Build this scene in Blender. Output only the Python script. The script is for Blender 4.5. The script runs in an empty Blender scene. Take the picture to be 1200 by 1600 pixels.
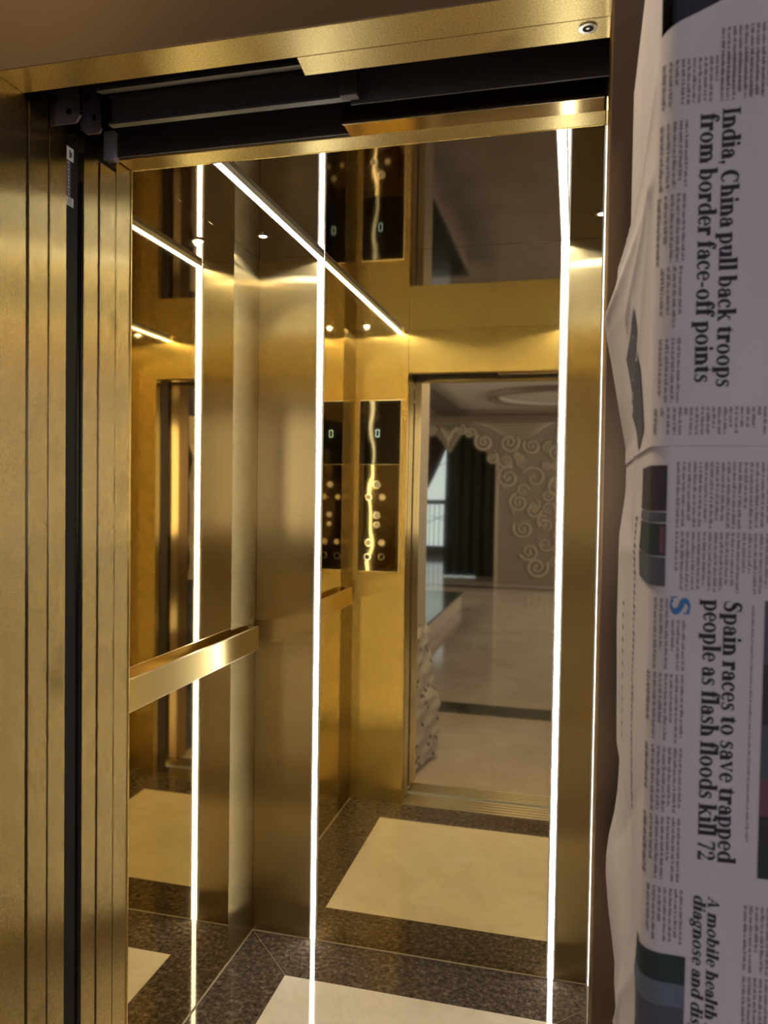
import bpy, bmesh, math, random
from mathutils import Vector, Matrix
random.seed(7)
SC = bpy.context.scene
COL = SC.collection

# ------------------------------------------------------------------ camera
YAW, PITCH, ROLL, FPX, EYE = 0.2445, -0.0268, 0.0147, 1186.16, 1.456
cam_data = bpy.data.cameras.new('camera')
cam = bpy.data.objects.new('camera', cam_data)
COL.objects.link(cam)
f = Vector((-math.sin(YAW)*math.cos(PITCH), math.cos(YAW)*math.cos(PITCH), math.sin(PITCH)))
r = Vector((math.cos(YAW), math.sin(YAW), 0)); u = r.cross(f)
r2 = r*math.cos(ROLL) + u*math.sin(ROLL); u2 = u*math.cos(ROLL) - r*math.sin(ROLL)
M = Matrix(((r2.x, u2.x, -f.x, 0), (r2.y, u2.y, -f.y, 0), (r2.z, u2.z, -f.z, EYE), (0, 0, 0, 1)))
cam.matrix_world = M
cam_data.sensor_fit = 'VERTICAL'; cam_data.sensor_height = 36.0
cam_data.lens = FPX/1600*36.0
cam_data.clip_start = 0.02
cam_data.dof.use_dof = True; cam_data.dof.focus_distance = 2.3; cam_data.dof.aperture_fstop = 13
SC.camera = cam

# ------------------------------------------------------------------ view / render light settings
SC.view_settings.view_transform = 'Standard'; SC.view_settings.look = 'None'
SC.view_settings.gamma = 1.0; SC.view_settings.use_curve_mapping = False
SC.view_settings.exposure = 0.0
SC.cycles.max_bounces = 16; SC.cycles.glossy_bounces = 12; SC.cycles.diffuse_bounces = 4
SC.cycles.sample_clamp_indirect = 0.0
SC.cycles.use_denoising = True

world = bpy.data.worlds.new('world'); SC.world = world; world.use_nodes = True
wb = world.node_tree.nodes['Background']
wb.inputs[0].default_value = (0.75, 0.85, 1.0, 1); wb.inputs[1].default_value = 1.0

LED_STRENGTH = 22.0
LED_COLOR = (1.0, 0.96, 0.83)

def area_light(name, loc, rot, sx, sy, power, color):
    l = bpy.data.lights.new(name, 'AREA'); l.shape = 'RECTANGLE'; l.size = sx; l.size_y = sy
    l.energy = power; l.color = color
    o = bpy.data.objects.new(name, l); COL.objects.link(o); o.location = loc; o.rotation_euler = rot
    return o
# fill lights added at the windowless side walls to brighten the hall
area_light('hall_fill', (2.9, -1.6, 1.6), (0, math.radians(90), 0), 1.6, 3.0, 31, (0.74, 0.77, 1.0))
area_light('hall_fill', (2.9, -5.4, 1.7), (0, math.radians(90), 0), 1.7, 3.2, 90, (0.98, 0.94, 1.0))
area_light('hall_fill', (-3.9, -4.6, 1.6), (0, math.radians(-90), 0), 1.7, 3.2, 60, (0.98, 0.93, 0.95))

# unseen warm lamp added above the landing for the newspaper side and sill floor
area_light('added_landing_lamp', (-0.37, 0.62, 2.74), (0, 0, 0), 0.22, 0.22, 20, (1.0, 0.83, 0.60))

# ------------------------------------------------------------------ mesh helpers
class MB:
    def __init__(s): s.v = []; s.f = []; s.m = []; s.sm = []
    def face(s, pts, mat=0, smooth=False):
        b = len(s.v); s.v += [tuple(p) for p in pts]; s.f.append(tuple(range(b, b+len(pts)))); s.m.append(mat); s.sm.append(smooth)
    def raw(s, vs, fs, mat=0, smooth=False):
        b = len(s.v); s.v += [tuple(p) for p in vs]
        for q in fs: s.f.append(tuple(i+b for i in q)); s.m.append(mat); s.sm.append(smooth)
    def box(s, x0, x1, y0, y1, z0, z1, mat=0):
        if x0 > x1: x0, x1 = x1, x0
        if y0 > y1: y0, y1 = y1, y0
        if z0 > z1: z0, z1 = z1, z0
        vs = [(x0,y0,z0),(x1,y0,z0),(x1,y1,z0),(x0,y1,z0),(x0,y0,z1),(x1,y0,z1),(x1,y1,z1),(x0,y1,z1)]
        s.raw(vs, [(0,3,2,1),(4,5,6,7),(0,1,5,4),(1,2,6,5),(2,3,7,6),(3,0,4,7)], mat)
    def prism(s, poly, ax, a0, a1, mat=0, smooth=False):
        # poly: 2D points in the two other axes (in x,y,z order), extruded along ax
        n = len(poly)
        def P(p, a):
            q = list(p); q.insert(ax, a); return tuple(q)
        vs = [P(p, a0) for p in poly] + [P(p, a1) for p in poly]
        s.raw(vs, [tuple(range(n))[::-1], tuple(range(n, 2*n))], mat)
        s.raw(vs, [(i, (i+1) % n, n+(i+1) % n, n+i) for i in range(n)], mat, smooth)
    def disc(s, c, ax, r, h0, h1, n=24, mat=0, r1=None, smooth=True):
        # round boss along axis ax from h0 to h1 at centre c (2D in the other axes)
        r1 = r if r1 is None else r1
        def P(a, rr, h):
            q = [c[0]+rr*math.cos(a), c[1]+rr*math.sin(a)]; q.insert(ax, h); return tuple(q)
        A = [2*math.pi*i/n for i in range(n)]
        vs = [P(a, r, h0) for a in A] + [P(a, r1, h1) for a in A]
        s.raw(vs, [(i, (i+1) % n, n+(i+1) % n, n+i) for i in range(n)], mat, smooth)
        s.raw(vs, [tuple(range(n))[::-1], tuple(range(n, 2*n))], mat)
    def ring(s, c, ax, ro, ri, h0, h1, n=28, mat=0):
        def P(a, rr, h):
            q = [c[0]+rr*math.cos(a), c[1]+rr*math.sin(a)]; q.insert(ax, h); return tuple(q)
        A = [2*math.pi*i/n for i in range(n)]
        vs = [P(a, ro, h0) for a in A]+[P(a, ro, h1) for a in A]+[P(a, ri, h0) for a in A]+[P(a, ri, h1) for a in A]
        fs = []
        for i in range(n):
            j = (i+1) % n
            fs += [(i, j, n+j, n+i), (2*n+i, 3*n+i, 3*n+j, 2*n+j), (n+i, n+j, 3*n+j, 3*n+i), (i, 2*n+i, 2*n+j, j)]
        s.raw(vs, fs, mat, False)
    def tube(s, pts, rad, n=8, mat=0):
        # tube along a list of 3D points; rad is a number or list
        pts = [Vector(p) for p in pts]; k = len(pts)
        rr = rad if isinstance(rad, (list, tuple)) else [rad]*k
        vs = []; up = Vector((0.31, 0.87, 0.38)).normalized()
        for i, p in enumerate(pts):
            t = (pts[min(i+1, k-1)]-pts[max(i-1, 0)]).normalized()
            a = t.cross(up)
            if a.length < 1e-4: a = t.cross(Vector((1, 0, 0)))
            a.normalize(); b = t.cross(a)
            for j in range(n):
                w = 2*math.pi*j/n; vs.append(p + (a*math.cos(w)+b*math.sin(w))*rr[i])
        fs = []
        for i in range(k-1):
            for j in range(n):
                j2 = (j+1) % n; fs.append((i*n+j, i*n+j2, (i+1)*n+j2, (i+1)*n+j))
        fs.append(tuple(range(n))[::-1]); fs.append(tuple(range((k-1)*n, k*n)))
        s.raw(vs, fs, mat, True)
    def build(s, name, mats, parent=None, bevel=0, solid=0, origin=None):
        if not isinstance(mats, (list, tuple)): mats = [mats]
        xs, ys, zs = zip(*s.v)
        if origin is None: origin = ((min(xs)+max(xs))/2, (min(ys)+max(ys))/2, min(zs))
        o3 = Vector(origin)
        me = bpy.data.meshes.new(name)
        me.from_pydata([tuple(Vector(p)-o3) for p in s.v], [], s.f)
        for m in mats: me.materials.append(m)
        me.polygons.foreach_set('material_index', s.m); me.polygons.foreach_set('use_smooth', s.sm)
        bm = bmesh.new(); bm.from_mesh(me)
        if solid == 0 and len(bm.faces) < 4000 and not getattr(s, 'keep', False): bmesh.ops.recalc_face_normals(bm, faces=bm.faces)
        bm.to_mesh(me); bm.free(); me.update()
        o = bpy.data.objects.new(name, me); COL.objects.link(o)
        if parent is not None:
            o.parent = parent; o.location = o3 - WORLD[parent.name]
        else: o.location = o3
        WORLD[o.name] = o3
        if bevel:
            b = o.modifiers.new('bevel', 'BEVEL'); b.width = bevel; b.segments = 2; b.limit_method = 'ANGLE'
        if solid:
            b = o.modifiers.new('thickness', 'SOLIDIFY'); b.thickness = solid; b.offset = -1
        return o
WORLD = {}
def tag(o, label=None, cat=None, group=None, kind=None):
    if label: o['label'] = label
    if cat: o['category'] = cat
    if group: o['group'] = group
    if kind: o['kind'] = kind
    return o
def thing(name, label, cat, loc, group=None):
    o = bpy.data.objects.new(name, None); COL.objects.link(o); o.location = loc; o.empty_display_size = 0.05
    WORLD[o.name] = Vector(loc)
    return tag(o, label, cat, group)
def struct(name, mb, mats, **k):
    return tag(mb.build(name, mats, **k), kind='structure')
def struct_empty(name, loc):
    o = bpy.data.objects.new(name, None); COL.objects.link(o); o.location = loc; WORLD[o.name] = Vector(loc)
    return tag(o, kind='structure')
def bx(*a, mat=0):
    m = MB(); m.box(*a, mat=mat); return m

# ------------------------------------------------------------------ materials
def mat_new(name):
    m = bpy.data.materials.new(name); m.use_nodes = True
    nt = m.node_tree; return m, nt, nt.nodes['Principled BSDF']
def N(nt, typ, **k):
    n = nt.nodes.new(typ)
    for a, b in k.items(): setattr(n, a, b)
    return n
def simple(name, col, rough=0.5, metal=0.0, spec=0.5, emit=None, estr=0):
    m, nt, p = mat_new(name)
    p.inputs['Base Color'].default_value = (*col, 1); p.inputs['Roughness'].default_value = rough
    p.inputs['Metallic'].default_value = metal; p.inputs['Specular IOR Level'].default_value = spec
    if emit: p.inputs['Emission Color'].default_value = (*emit, 1); p.inputs['Emission Strength'].default_value = estr
    return m
def metal(name, col, rough, aniso=0.0, grain=0.0, gscale=(400, 400, 400), wave=0.0, wscale=2.0, tangent=(0, 0, 1), smudge=0.0, speckle=0.0):
    """hairline or mirror-polished sheet metal with fine grain and slightly wavy sheet"""
    m, nt, p = mat_new(name)
    p.inputs['Base Color'].default_value = (*col, 1); p.inputs['Metallic'].default_value = 1.0
    p.inputs['Roughness'].default_value = rough
    geo = N(nt, 'ShaderNodeNewGeometry')
    if aniso:
        c = N(nt, 'ShaderNodeCombineXYZ')
        for i in range(3): c.inputs[i].default_value = tangent[i]
        gl = N(nt, 'ShaderNodeBsdfAnisotropic', distribution='GGX')
        gl.inputs['Color'].default_value = (*col, 1); gl.inputs['Roughness'].default_value = rough; gl.inputs['Anisotropy'].default_value = aniso
        nt.links.new(c.outputs[0], gl.inputs['Tangent'])
        nt.links.new(gl.outputs[0], nt.nodes['Material Output'].inputs['Surface'])
        nt.nodes.remove(p); p = gl
    last = None
    if wave:
        n = N(nt, 'ShaderNodeTexNoise'); n.inputs['Scale'].default_value = wscale; n.inputs['Detail'].default_value = 0.5
        nt.links.new(geo.outputs['Position'], n.inputs['Vector'])
        b = N(nt, 'ShaderNodeBump'); b.inputs['Strength'].default_value = 1.0; b.inputs['Distance'].default_value = wave
        nt.links.new(n.outputs[0], b.inputs['Height']); last = b
    if grain:
        mp = N(nt, 'ShaderNodeMapping'); mp.inputs['Scale'].default_value = gscale
        nt.links.new(geo.outputs['Position'], mp.inputs[0])
        n = N(nt, 'ShaderNodeTexNoise'); n.inputs['Scale'].default_value = 1.0; n.inputs['Detail'].default_value = 1.0
        nt.links.new(mp.outputs[0], n.inputs['Vector'])
        b = N(nt, 'ShaderNodeBump'); b.inputs['Strength'].default_value = 1.0; b.inputs['Distance'].default_value = grain
        nt.links.new(n.outputs[0], b.inputs['Height'])
        if last: nt.links.new(last.outputs[0], b.inputs['Normal'])
        last = b
    if last: nt.links.new(last.outputs[0], p.inputs['Normal'])
    if speckle:
        n = N(nt, 'ShaderNodeTexNoise'); n.inputs['Scale'].default_value = 420; n.inputs['Detail'].default_value = 1.5
        nt.links.new(geo.outputs['Position'], n.inputs['Vector'])
        mr = N(nt, 'ShaderNodeMapRange'); mr.inputs[1].default_value = 0.3; mr.inputs[2].default_value = 0.7
        mr.inputs[3].default_value = 1.0-speckle; mr.inputs[4].default_value = 1.0+speckle*0.6
        nt.links.new(n.outputs[0], mr.inputs[0])
        n2 = N(nt, 'ShaderNodeTexNoise'); n2.inputs['Scale'].default_value = 9; n2.inputs['Detail'].default_value = 4
        nt.links.new(geo.outputs['Position'], n2.inputs['Vector'])
        m2 = N(nt, 'ShaderNodeMapRange'); m2.inputs[1].default_value = 0.62; m2.inputs[2].default_value = 0.74; m2.inputs[3].default_value = 1.0; m2.inputs[4].default_value = 0.72
        nt.links.new(n2.outputs[0], m2.inputs[0])
        mm = N(nt, 'ShaderNodeMath', operation='MULTIPLY'); nt.links.new(mr.outputs[0], mm.inputs[0]); nt.links.new(m2.outputs[0], mm.inputs[1])
        vm = N(nt, 'ShaderNodeVectorMath', operation='SCALE'); vm.inputs[0].default_value = col
        nt.links.new(mm.outputs[0], vm.inputs['Scale']); nt.links.new(vm.outputs[0], p.inputs['Color' if aniso else 'Base Color'])
    if smudge:
        n = N(nt, 'ShaderNodeTexNoise'); n.inputs['Scale'].default_value = 5.0; n.inputs['Detail'].default_value = 6.0
        nt.links.new(geo.outputs['Position'], n.inputs['Vector'])
        mr = N(nt, 'ShaderNodeMapRange'); mr.inputs[1].default_value = 0.45; mr.inputs[2].default_value = 0.75
        mr.inputs[3].default_value = rough; mr.inputs[4].default_value = rough+smudge
        nt.links.new(n.outputs[0], mr.inputs[0]); nt.links.new(mr.outputs[0], p.inputs['Roughness'])
    return m
GOLD = (0.73, 0.585, 0.28)
M_mirror = metal('gold_mirror', (0.81, 0.695, 0.42), 0.03, wave=0.0008, wscale=1.6)
M_brush = metal('gold_hairline', (0.52, 0.42, 0.225), 0.25, aniso=0.75, wave=0.0002, wscale=2.5)
M_front = metal('gold_hairline_front', (0.75, 0.57, 0.22), 0.27, aniso=0.72, wave=0.0002, wscale=2.5)
M_bead = metal('gold_bead_blasted', (0.63, 0.505, 0.26), 0.25, aniso=0.75, wave=0.0002, wscale=3, speckle=0.24)
M_bar = metal('gold_hairline_bar', GOLD, 0.30, aniso=0.70, grain=0.000006, gscale=(900, 30, 900), tangent=(0, 1, 0))
M_soffit = metal('gold_soffit', GOLD, 0.34, aniso=0.5, grain=0.00004, gscale=(800, 800, 800), tangent=(1, 0, 0), speckle=0.25)
M_sheet = metal('gold_sheet_polished', (0.76, 0.58, 0.28), 0.10, wave=0.0006, wscale=6)
M_bronze = metal('bronze_architrave', (0.36, 0.255, 0.155), 0.32, aniso=0.6, grain=0.00001, gscale=(900, 900, 40))
M_bronze_shaded = metal('bronze_header_shaded', (0.19, 0.132, 0.078), 0.36, aniso=0.5, grain=0.00001, gscale=(900, 900, 40))  # same bronze as the jambs, with shade put into the header's colour
M_ceil = metal('bronze_mirror_ceiling', (0.27, 0.245, 0.235), 0.035, wave=0.0004, wscale=2.0)
M_edge = metal('bright_edge', (0.86, 0.74, 0.52), 0.32)
M_alu = simple('aluminium', (0.70, 0.69, 0.67), 0.45, 0.0)
M_sill = metal('sill_aluminium', (0.66, 0.60, 0.48), 0.30, aniso=0.6, grain=0.00003, gscale=(30, 900, 900), tangent=(1, 0, 0))
M_black = simple('black_rubber', (0.006, 0.006, 0.008), 0.5, spec=0.15)
M_blackglass = simple('black_glass', (0.006, 0.006, 0.007), 0.03, 0, 0.6)
M_dark = simple('dark_steel', (0.075, 0.060, 0.060), 0.45, 0.6)
M_plate = simple('dark_painted_steel', (0.060, 0.045, 0.050), 0.5, 0.2)
M_bracket = simple('bracket_steel', (0.10, 0.075, 0.08), 0.45, 0.3)
M_cap = simple('grey_paint', (0.30, 0.29, 0.31), 0.5)
M_grey = simple('grey_steel', (0.12, 0.11, 0.108), 0.4, 0.8)
M_white = simple('white_label', (0.75, 0.78, 0.84), 0.5)
M_print = simple('label_print', (0.03, 0.03, 0.035), 0.6)
M_led = simple('led_diffuser', (0.9, 0.9, 0.9), 0.4, emit=LED_COLOR, estr=LED_STRENGTH)
M_spot = simple('downlight_lens', (0.9, 0.9, 0.9), 0.3, emit=(1.0, 0.96, 0.88), estr=30)
M_digit = simple('display_digit', (0.1, 0.2, 0.25), 0.4, emit=(0.55, 0.85, 1.0), estr=1.6)
M_chrome = simple('chrome', (0.80, 0.78, 0.74), 0.12, 1.0)
M_wallpaint = simple('hall_wall_paint', (0.40, 0.36, 0.33), 0.7)
M_hallceil = simple('hall_ceiling_paint', (0.42, 0.39, 0.37), 0.7)
M_beam = simple('ceiling_beam_wood', (0.17, 0.13, 0.11), 0.5)
M_stone_dark = simple('dark_polished_stone', (0.020, 0.020, 0.034), 0.12)
M_curtain = simple('dark_green_curtain', (0.020, 0.026, 0.020), 0.8)
M_curtain2 = simple('brown_curtain', (0.045, 0.030, 0.024), 0.8)
M_carve = simple('carved_relief', (0.41, 0.355, 0.29), 0.5)
M_carvebg = simple('carved_panel', (0.22, 0.19, 0.16), 0.6)
M_winlight = simple('window_daylight', (0.8, 0.85, 0.9), 0.5, emit=(0.62, 0.82, 1.20), estr=1.0)

def marble(name, c0, c1, c2, scale, rough, vein=0.0, veincol=(0.6, 0.55, 0.5), thr=(0.35, 0.65), dist=0.6):
    m, nt, p = mat_new(name)
    geo = N(nt, 'ShaderNodeNewGeometry')
    n = N(nt, 'ShaderNodeTexNoise'); n.inputs['Scale'].default_value = scale; n.inputs['Detail'].default_value = 9; n.inputs['Roughness'].default_value = 0.68
    n.inputs['Distortion'].default_value = dist
    nt.links.new(geo.outputs['Position'], n.inputs['Vector'])
    cr = N(nt, 'ShaderNodeValToRGB')
    e = cr.color_ramp.elements; e[0].position = thr[0]; e[0].color = (*c0, 1); e[1].position = thr[1]; e[1].color = (*c2, 1)
    mid = e.new((thr[0]+thr[1])/2); mid.color = (*c1, 1)
    nt.links.new(n.outputs[0], cr.inputs[0]); out = cr.outputs[0]
    if vein:
        n2 = N(nt, 'ShaderNodeTexNoise'); n2.inputs['Scale'].default_value = scale*0.35; n2.inputs['Detail'].default_value = 6; n2.inputs['Distortion'].default_value = 1.5
        nt.links.new(geo.outputs['Position'], n2.inputs['Vector'])
        a = N(nt, 'ShaderNodeMath', operation='SUBTRACT'); a.inputs[1].default_value = 0.5; nt.links.new(n2.outputs[0], a.inputs[0])
        b = N(nt, 'ShaderNodeMath', operation='ABSOLUTE'); nt.links.new(a.outputs[0], b.inputs[0])
        mr = N(nt, 'ShaderNodeMapRange'); mr.inputs[1].default_value = 0.0; mr.inputs[2].default_value = 0.014; mr.inputs[3].default_value = vein; mr.inputs[4].default_value = 0.0
        nt.links.new(b.outputs[0], mr.inputs[0])
        mx = N(nt, 'ShaderNodeMixRGB'); mx.inputs[2].default_value = (*veincol, 1)
        nt.links.new(mr.outputs[0], mx.inputs[0]); nt.links.new(out, mx.inputs[1]); out = mx.outputs[0]
    nt.links.new(out, p.inputs['Base Color']); p.inputs['Roughness'].default_value = rough
    return m
M_emp = marble('brown_marble', (0.035, 0.026, 0.020), (0.10, 0.075, 0.058), (0.27, 0.215, 0.18), 62, 0.06, 0.5, (0.30, 0.25, 0.20), (0.36, 0.70), 0.1)
M_beige = marble('beige_marble', (0.76, 0.68, 0.55), (0.82, 0.74, 0.62), (0.86, 0.79, 0.69), 7, 0.07, 0.10, (0.45, 0.36, 0.25))
M_hallfloor = marble('hall_beige_marble', (0.45, 0.38, 0.33), (0.52, 0.45, 0.40), (0.59, 0.52, 0.47), 2.2, 0.10, 0.18, (0.36, 0.29, 0.24))
M_halldark = marble('hall_dark_marble', (0.035, 0.045, 0.034), (0.06, 0.065, 0.052), (0.13, 0.12, 0.10), 10, 0.12, 0.25, (0.25, 0.22, 0.18))
M_grout = simple('pale_grout', (0.42, 0.37, 0.31), 0.7)

# ------------------------------------------------------------------ key dimensions (metres)
YB, XL, XA, XB = 2.3021, -1.0018, -0.7905, -0.0385     # back wall, left wall, the two light strips
XR = XB + (XA - XL)                                     # right wall
YF, XJ, XK, HC, HD = 1.1807, -0.751, 0.0335, 2.2, 2.002  # cabin front, door opening, ceiling, door head
YP = 2.116                                              # seam of the left wall

# ================================================================== CABIN SHELL
# floor: mitred brown marble border round a beige field
fl = MB()
bx0, bx1, by0, by1 = -0.811, -0.018, 1.348, 2.108
o0, o1, p0, p1 = XL-0.01, XR+0.01, YF-0.0, YB+0.01
Z = 0.0
def quadz(mb, pts, mat): mb.prism([(x, y) for x, y in pts], 2, -0.03, Z, mat)
g = 0.0012
quadz(fl, [(o0, p0), (bx0-g, by0-g), (bx0-g, by1+g), (o0, p1)], 0)
quadz(fl, [(o1, p0), (o1, p1), (bx1+g, by1+g), (bx1+g, by0-g)], 0)
quadz(fl, [(o0+2*g, p1), (bx0+g, by1+g), (bx1-g, by1+g), (o1-2*g, p1)], 0)
quadz(fl, [(o0+2*g, p0), (o1-2*g, p0), (bx1-g, by0-g), (bx0+g, by0-g)], 0)
quadz(fl, [(bx0, by0), (bx1, by0), (bx1, by1), (bx0, by1)], 1)
fl.box(o0, o1, p0, p1, -0.05, -0.0006, 2)
# pale sealant bead along the walls
fl.box(XL, XL+0.003, YF, YB, 0, 0.0015, 2); fl.box(XL, XR, YB-0.0035, YB, 0, 0.0015, 2); fl.box(XR-0.006, XR, YF, YB, 0, 0.0015, 2)
struct('floor', fl, [M_emp, M_beige, M_grout])

struct('ceiling', bx(XL-0.03, XR+0.03, YF-0.045, YB+0.03, HC, HC+0.03), M_ceil)

wl = struct('wall_left', bx(XL-0.03, XL-0.004, YF-0.04, YB+0.03, 0, HC), M_dark)
YQ = 1.367
tag(bx(XL-0.004, XL, YF, YQ-0.001, 0.0, HC).build('side_panel', M_brush, wl, bevel=0.0006), 'narrow brushed gold panel beside the front corner')
tag(bx(XL-0.004, XL, YQ+0.001, YP-0.001, 0.0, HC).build('mirror_panel', M_mirror, wl, bevel=0.0006), 'wide gold mirror sheet')
tag(bx(XL-0.004, XL, YP+0.001, YB, 0.0, HC).build('side_panel', M_brush, wl, bevel=0.0006), 'narrow brushed gold panel beside the corner')
wb_ = struct('wall_back', bx(XL-0.03, XR+0.03, YB+0.004, YB+0.03, 0, HC), M_dark)
hw = 0.0125
tag(bx(XL, XA-hw, YB, YB+0.004, 0, HC).build('side_panel', M_brush, wb_, bevel=0.0006), 'brushed gold panel left of the light strip')
tag(bx(XA+hw, XB-hw, YB, YB+0.004, 0, HC).build('mirror_panel', M_mirror, wb_, bevel=0.0006), 'tall gold mirror between the two light strips')
tag(bx(XB+hw, XR, YB, YB+0.004, 0, HC).build('side_panel', M_brush, wb_, bevel=0.0006), 'brushed gold panel right of the light strip')
wr = struct('wall_right', bx(XR+0.004, XR+0.03, YF-0.04, YB+0.03, 0, HC), M_dark)
bx(XR, XR+0.004, YF, YQ-0.001, 0, HC).build('side_panel', M_brush, wr, bevel=0.0006)
bx(XR, XR+0.004, YQ+0.001, YP-0.001, 0, HC).build('wide_panel', M_mirror, wr, bevel=0.0006)
bx(XR, XR+0.004, YP+0.001, YB, 0, HC).build('side_panel', M_brush, wr, bevel=0.0006)
# front wall seen in the mirror: return panels and transom round the door opening
wf = struct('wall_front', bx(XL-0.03, XJ-0.002, YF-0.045, YF-0.004, 0, HC), M_bead)
tag(bx(XL, XJ, YF-0.004, YF, 0, HC).build('return_panel', M_front, wf, bevel=0.0006), 'gold panel holding the control panel')
tag(bx(XJ+0.002, XK-0.002, YF-0.004, YF, HD, HC).build('transom_panel', M_front, wf, bevel=0.0006), 'gold panel above the door opening')
tag(bx(XK, XR, YF-0.004, YF, 0, HC).build('return_panel', M_front, wf, bevel=0.0006), 'gold panel right of the door opening')
bx(XK+0.002, XR+0.03, YF-0.045, YF-0.004, 0, HC).build('return_jamb', M_bead, wf, bevel=0.001)
bx(XJ, XK, YF-0.045, YF-0.004, HD, HC).build('transom_soffit', M_soffit, wf, bevel=0.001)

# ================================================================== LIGHT STRIPS
def strip_vertical(x, label):
    t = thing('led_strip_light', label, 'light strip', (x, YB, 0.0), 'light strips down the back wall')
    m = MB(); m.box(x-0.0125, x-0.0075, YB-0.004, YB+0.003, 0.001, HC-0.001); m.box(x+0.0075, x+0.0125, YB-0.004, YB+0.003, 0.001, HC-0.001); m.box(x-0.0125, x+0.0125, YB+0.002, YB+0.0038, 0.001, HC-0.001)
    m.build('channel', M_alu, t)
    bx(x-0.0072, x+0.0072, YB-0.0045, YB+0.0015, 0.002, HC-0.002).build('diffuser', M_led, t)
def strip_ceiling(x, label):
    t = thing('led_strip_light', label, 'light strip', (x, 1.75, HC), 'light strips along the ceiling')
    y0, y1 = YF+0.004, YB-0.006
    m = MB(); m.box(x-0.0115, x-0.0088, y0, y1, HC-0.014, HC); m.box(x+0.0088, x+0.0115, y0, y1, HC-0.014, HC); m.box(x-0.0088, x+0.0088, y0, y1, HC-0.003, HC)
    m.build('channel', M_alu, t)
    bx(x-0.0085, x+0.0085, y0, y1, HC-0.0135, HC-0.004).build('diffuser', M_led, t)
strip_vertical(XA, 'white vertical light strip on the back wall left of the mirror')
strip_vertical(XB, 'white vertical light strip on the back wall right of the mirror')
strip_ceiling(XA, 'white light strip along the ceiling above the handrail side')
strip_ceiling(XB, 'white light strip along the ceiling on the right, nearly end on')

# ceiling downlights
for i, (x, y, lab) in enumerate([(-0.897, 2.085, 'small round downlight in the ceiling at the back left corner'), (0.058, 2.10, 'small round downlight in the ceiling at the back right corner'),
                  (-0.915, 1.31, 'small round downlight seen in the mirror, at the front left of the ceiling'), (0.058, 1.31, 'small round downlight at the front right of the ceiling')]):
    t = thing('downlight', lab, 'downlight', (x, y, HC), 'ceiling downlights')
    m = MB(); m.ring((x, y), 2, 0.019, 0.0115, HC-0.004, HC); m.build('bezel', M_chrome, t)
    m = MB(); m.disc((x, y), 2, 0.0112, HC-0.003, HC-0.0005); m.build('lens', M_spot, t)
    l = bpy.data.lights.new('downlight_beam', 'SPOT'); l.energy = 6.5; l.spot_size = math.radians(160); l.spot_blend = 0.8; l.shadow_soft_size = 0.01; l.color = (1, 0.92, 0.78)
    lo = bpy.data.objects.new('downlight_beam', l); COL.objects.link(lo); lo.parent = t; lo.location = (0, 0, -0.008)

# ================================================================== HANDRAIL
RX = XL+0.035
hr = thing('handrail', 'flat gold handrail bar across the left mirrored wall', 'handrail', (XL, 1.77, 0.945))
bx(RX-0.007, RX, 1.305, 2.245, 0.9465, 1.0205).build('bar', M_bar, hr, bevel=0.0008)
for y0, y1 in ((1.305, 1.311), (2.239, 2.245)):
    bx(XL+0.0005, RX-0.007, y0, y1, 0.9465, 1.0205).build('end_return', M_bar, hr, bevel=0.0006)
m = MB(); m.box(RX-0.0075, RX+0.0004, 1.305, 2.245, 1.0195, 1.0212); m.box(RX-0.0075, RX+0.0004, 1.305, 2.245, 0.9458, 0.9475)
tag(m.build('polished_edge', M_edge, hr), 'bright polished edges of the bar')

# ================================================================== CONTROL PANEL (on the front wall, seen in the mirror)
cp = thing('control_panel', 'tall gold lift control panel with black display, seen in the mirror', 'control panel', (-0.876, YF, 1.085))
cx0, cx1, cz0, cz1, czm = -0.975, -0.781, 1.085, 1.877, 1.583
bx(cx0-0.004, cx1+0.004, YF, YF+0.004, cz0-0.003, cz1+0.004).build('back_plate', M_edge, cp, bevel=0.001)
M_cop = metal('gold_cop_mirror', (0.28, 0.235, 0.16), 0.05, wave=0.0012, wscale=9)
bx(cx0, cx1, YF+0.004, YF+0.008, cz0, czm-0.001).build('button_plate', M_cop, cp, bevel=0.001)
m, nt, p = mat_new('black_display_glass')
p.inputs['Base Color'].default_value = (0.006, 0.006, 0.008, 1); p.inputs['Roughness'].default_value = 0.04; p.inputs['Specular IOR Level'].default_value = 0.8
geo = N(nt, 'ShaderNodeNewGeometry'); n = N(nt, 'ShaderNodeTexNoise'); n.inputs['Scale'].default_value = 7; n.inputs['Detail'].default_value = 0
nt.links.new(geo.outputs['Position'], n.inputs['Vector']); b = N(nt, 'ShaderNodeBump'); b.inputs['Distance'].default_value = 0.0012; nt.links.new(n.outputs[0], b.inputs['Height']); nt.links.new(b.outputs[0], p.inputs['Normal'])
M_dispglass = m
ds = bx(cx0, cx1, YF+0.004, YF+0.009, czm+0.001, cz1).build('display_glass', M_dispglass, cp, bevel=0.0015)
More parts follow.
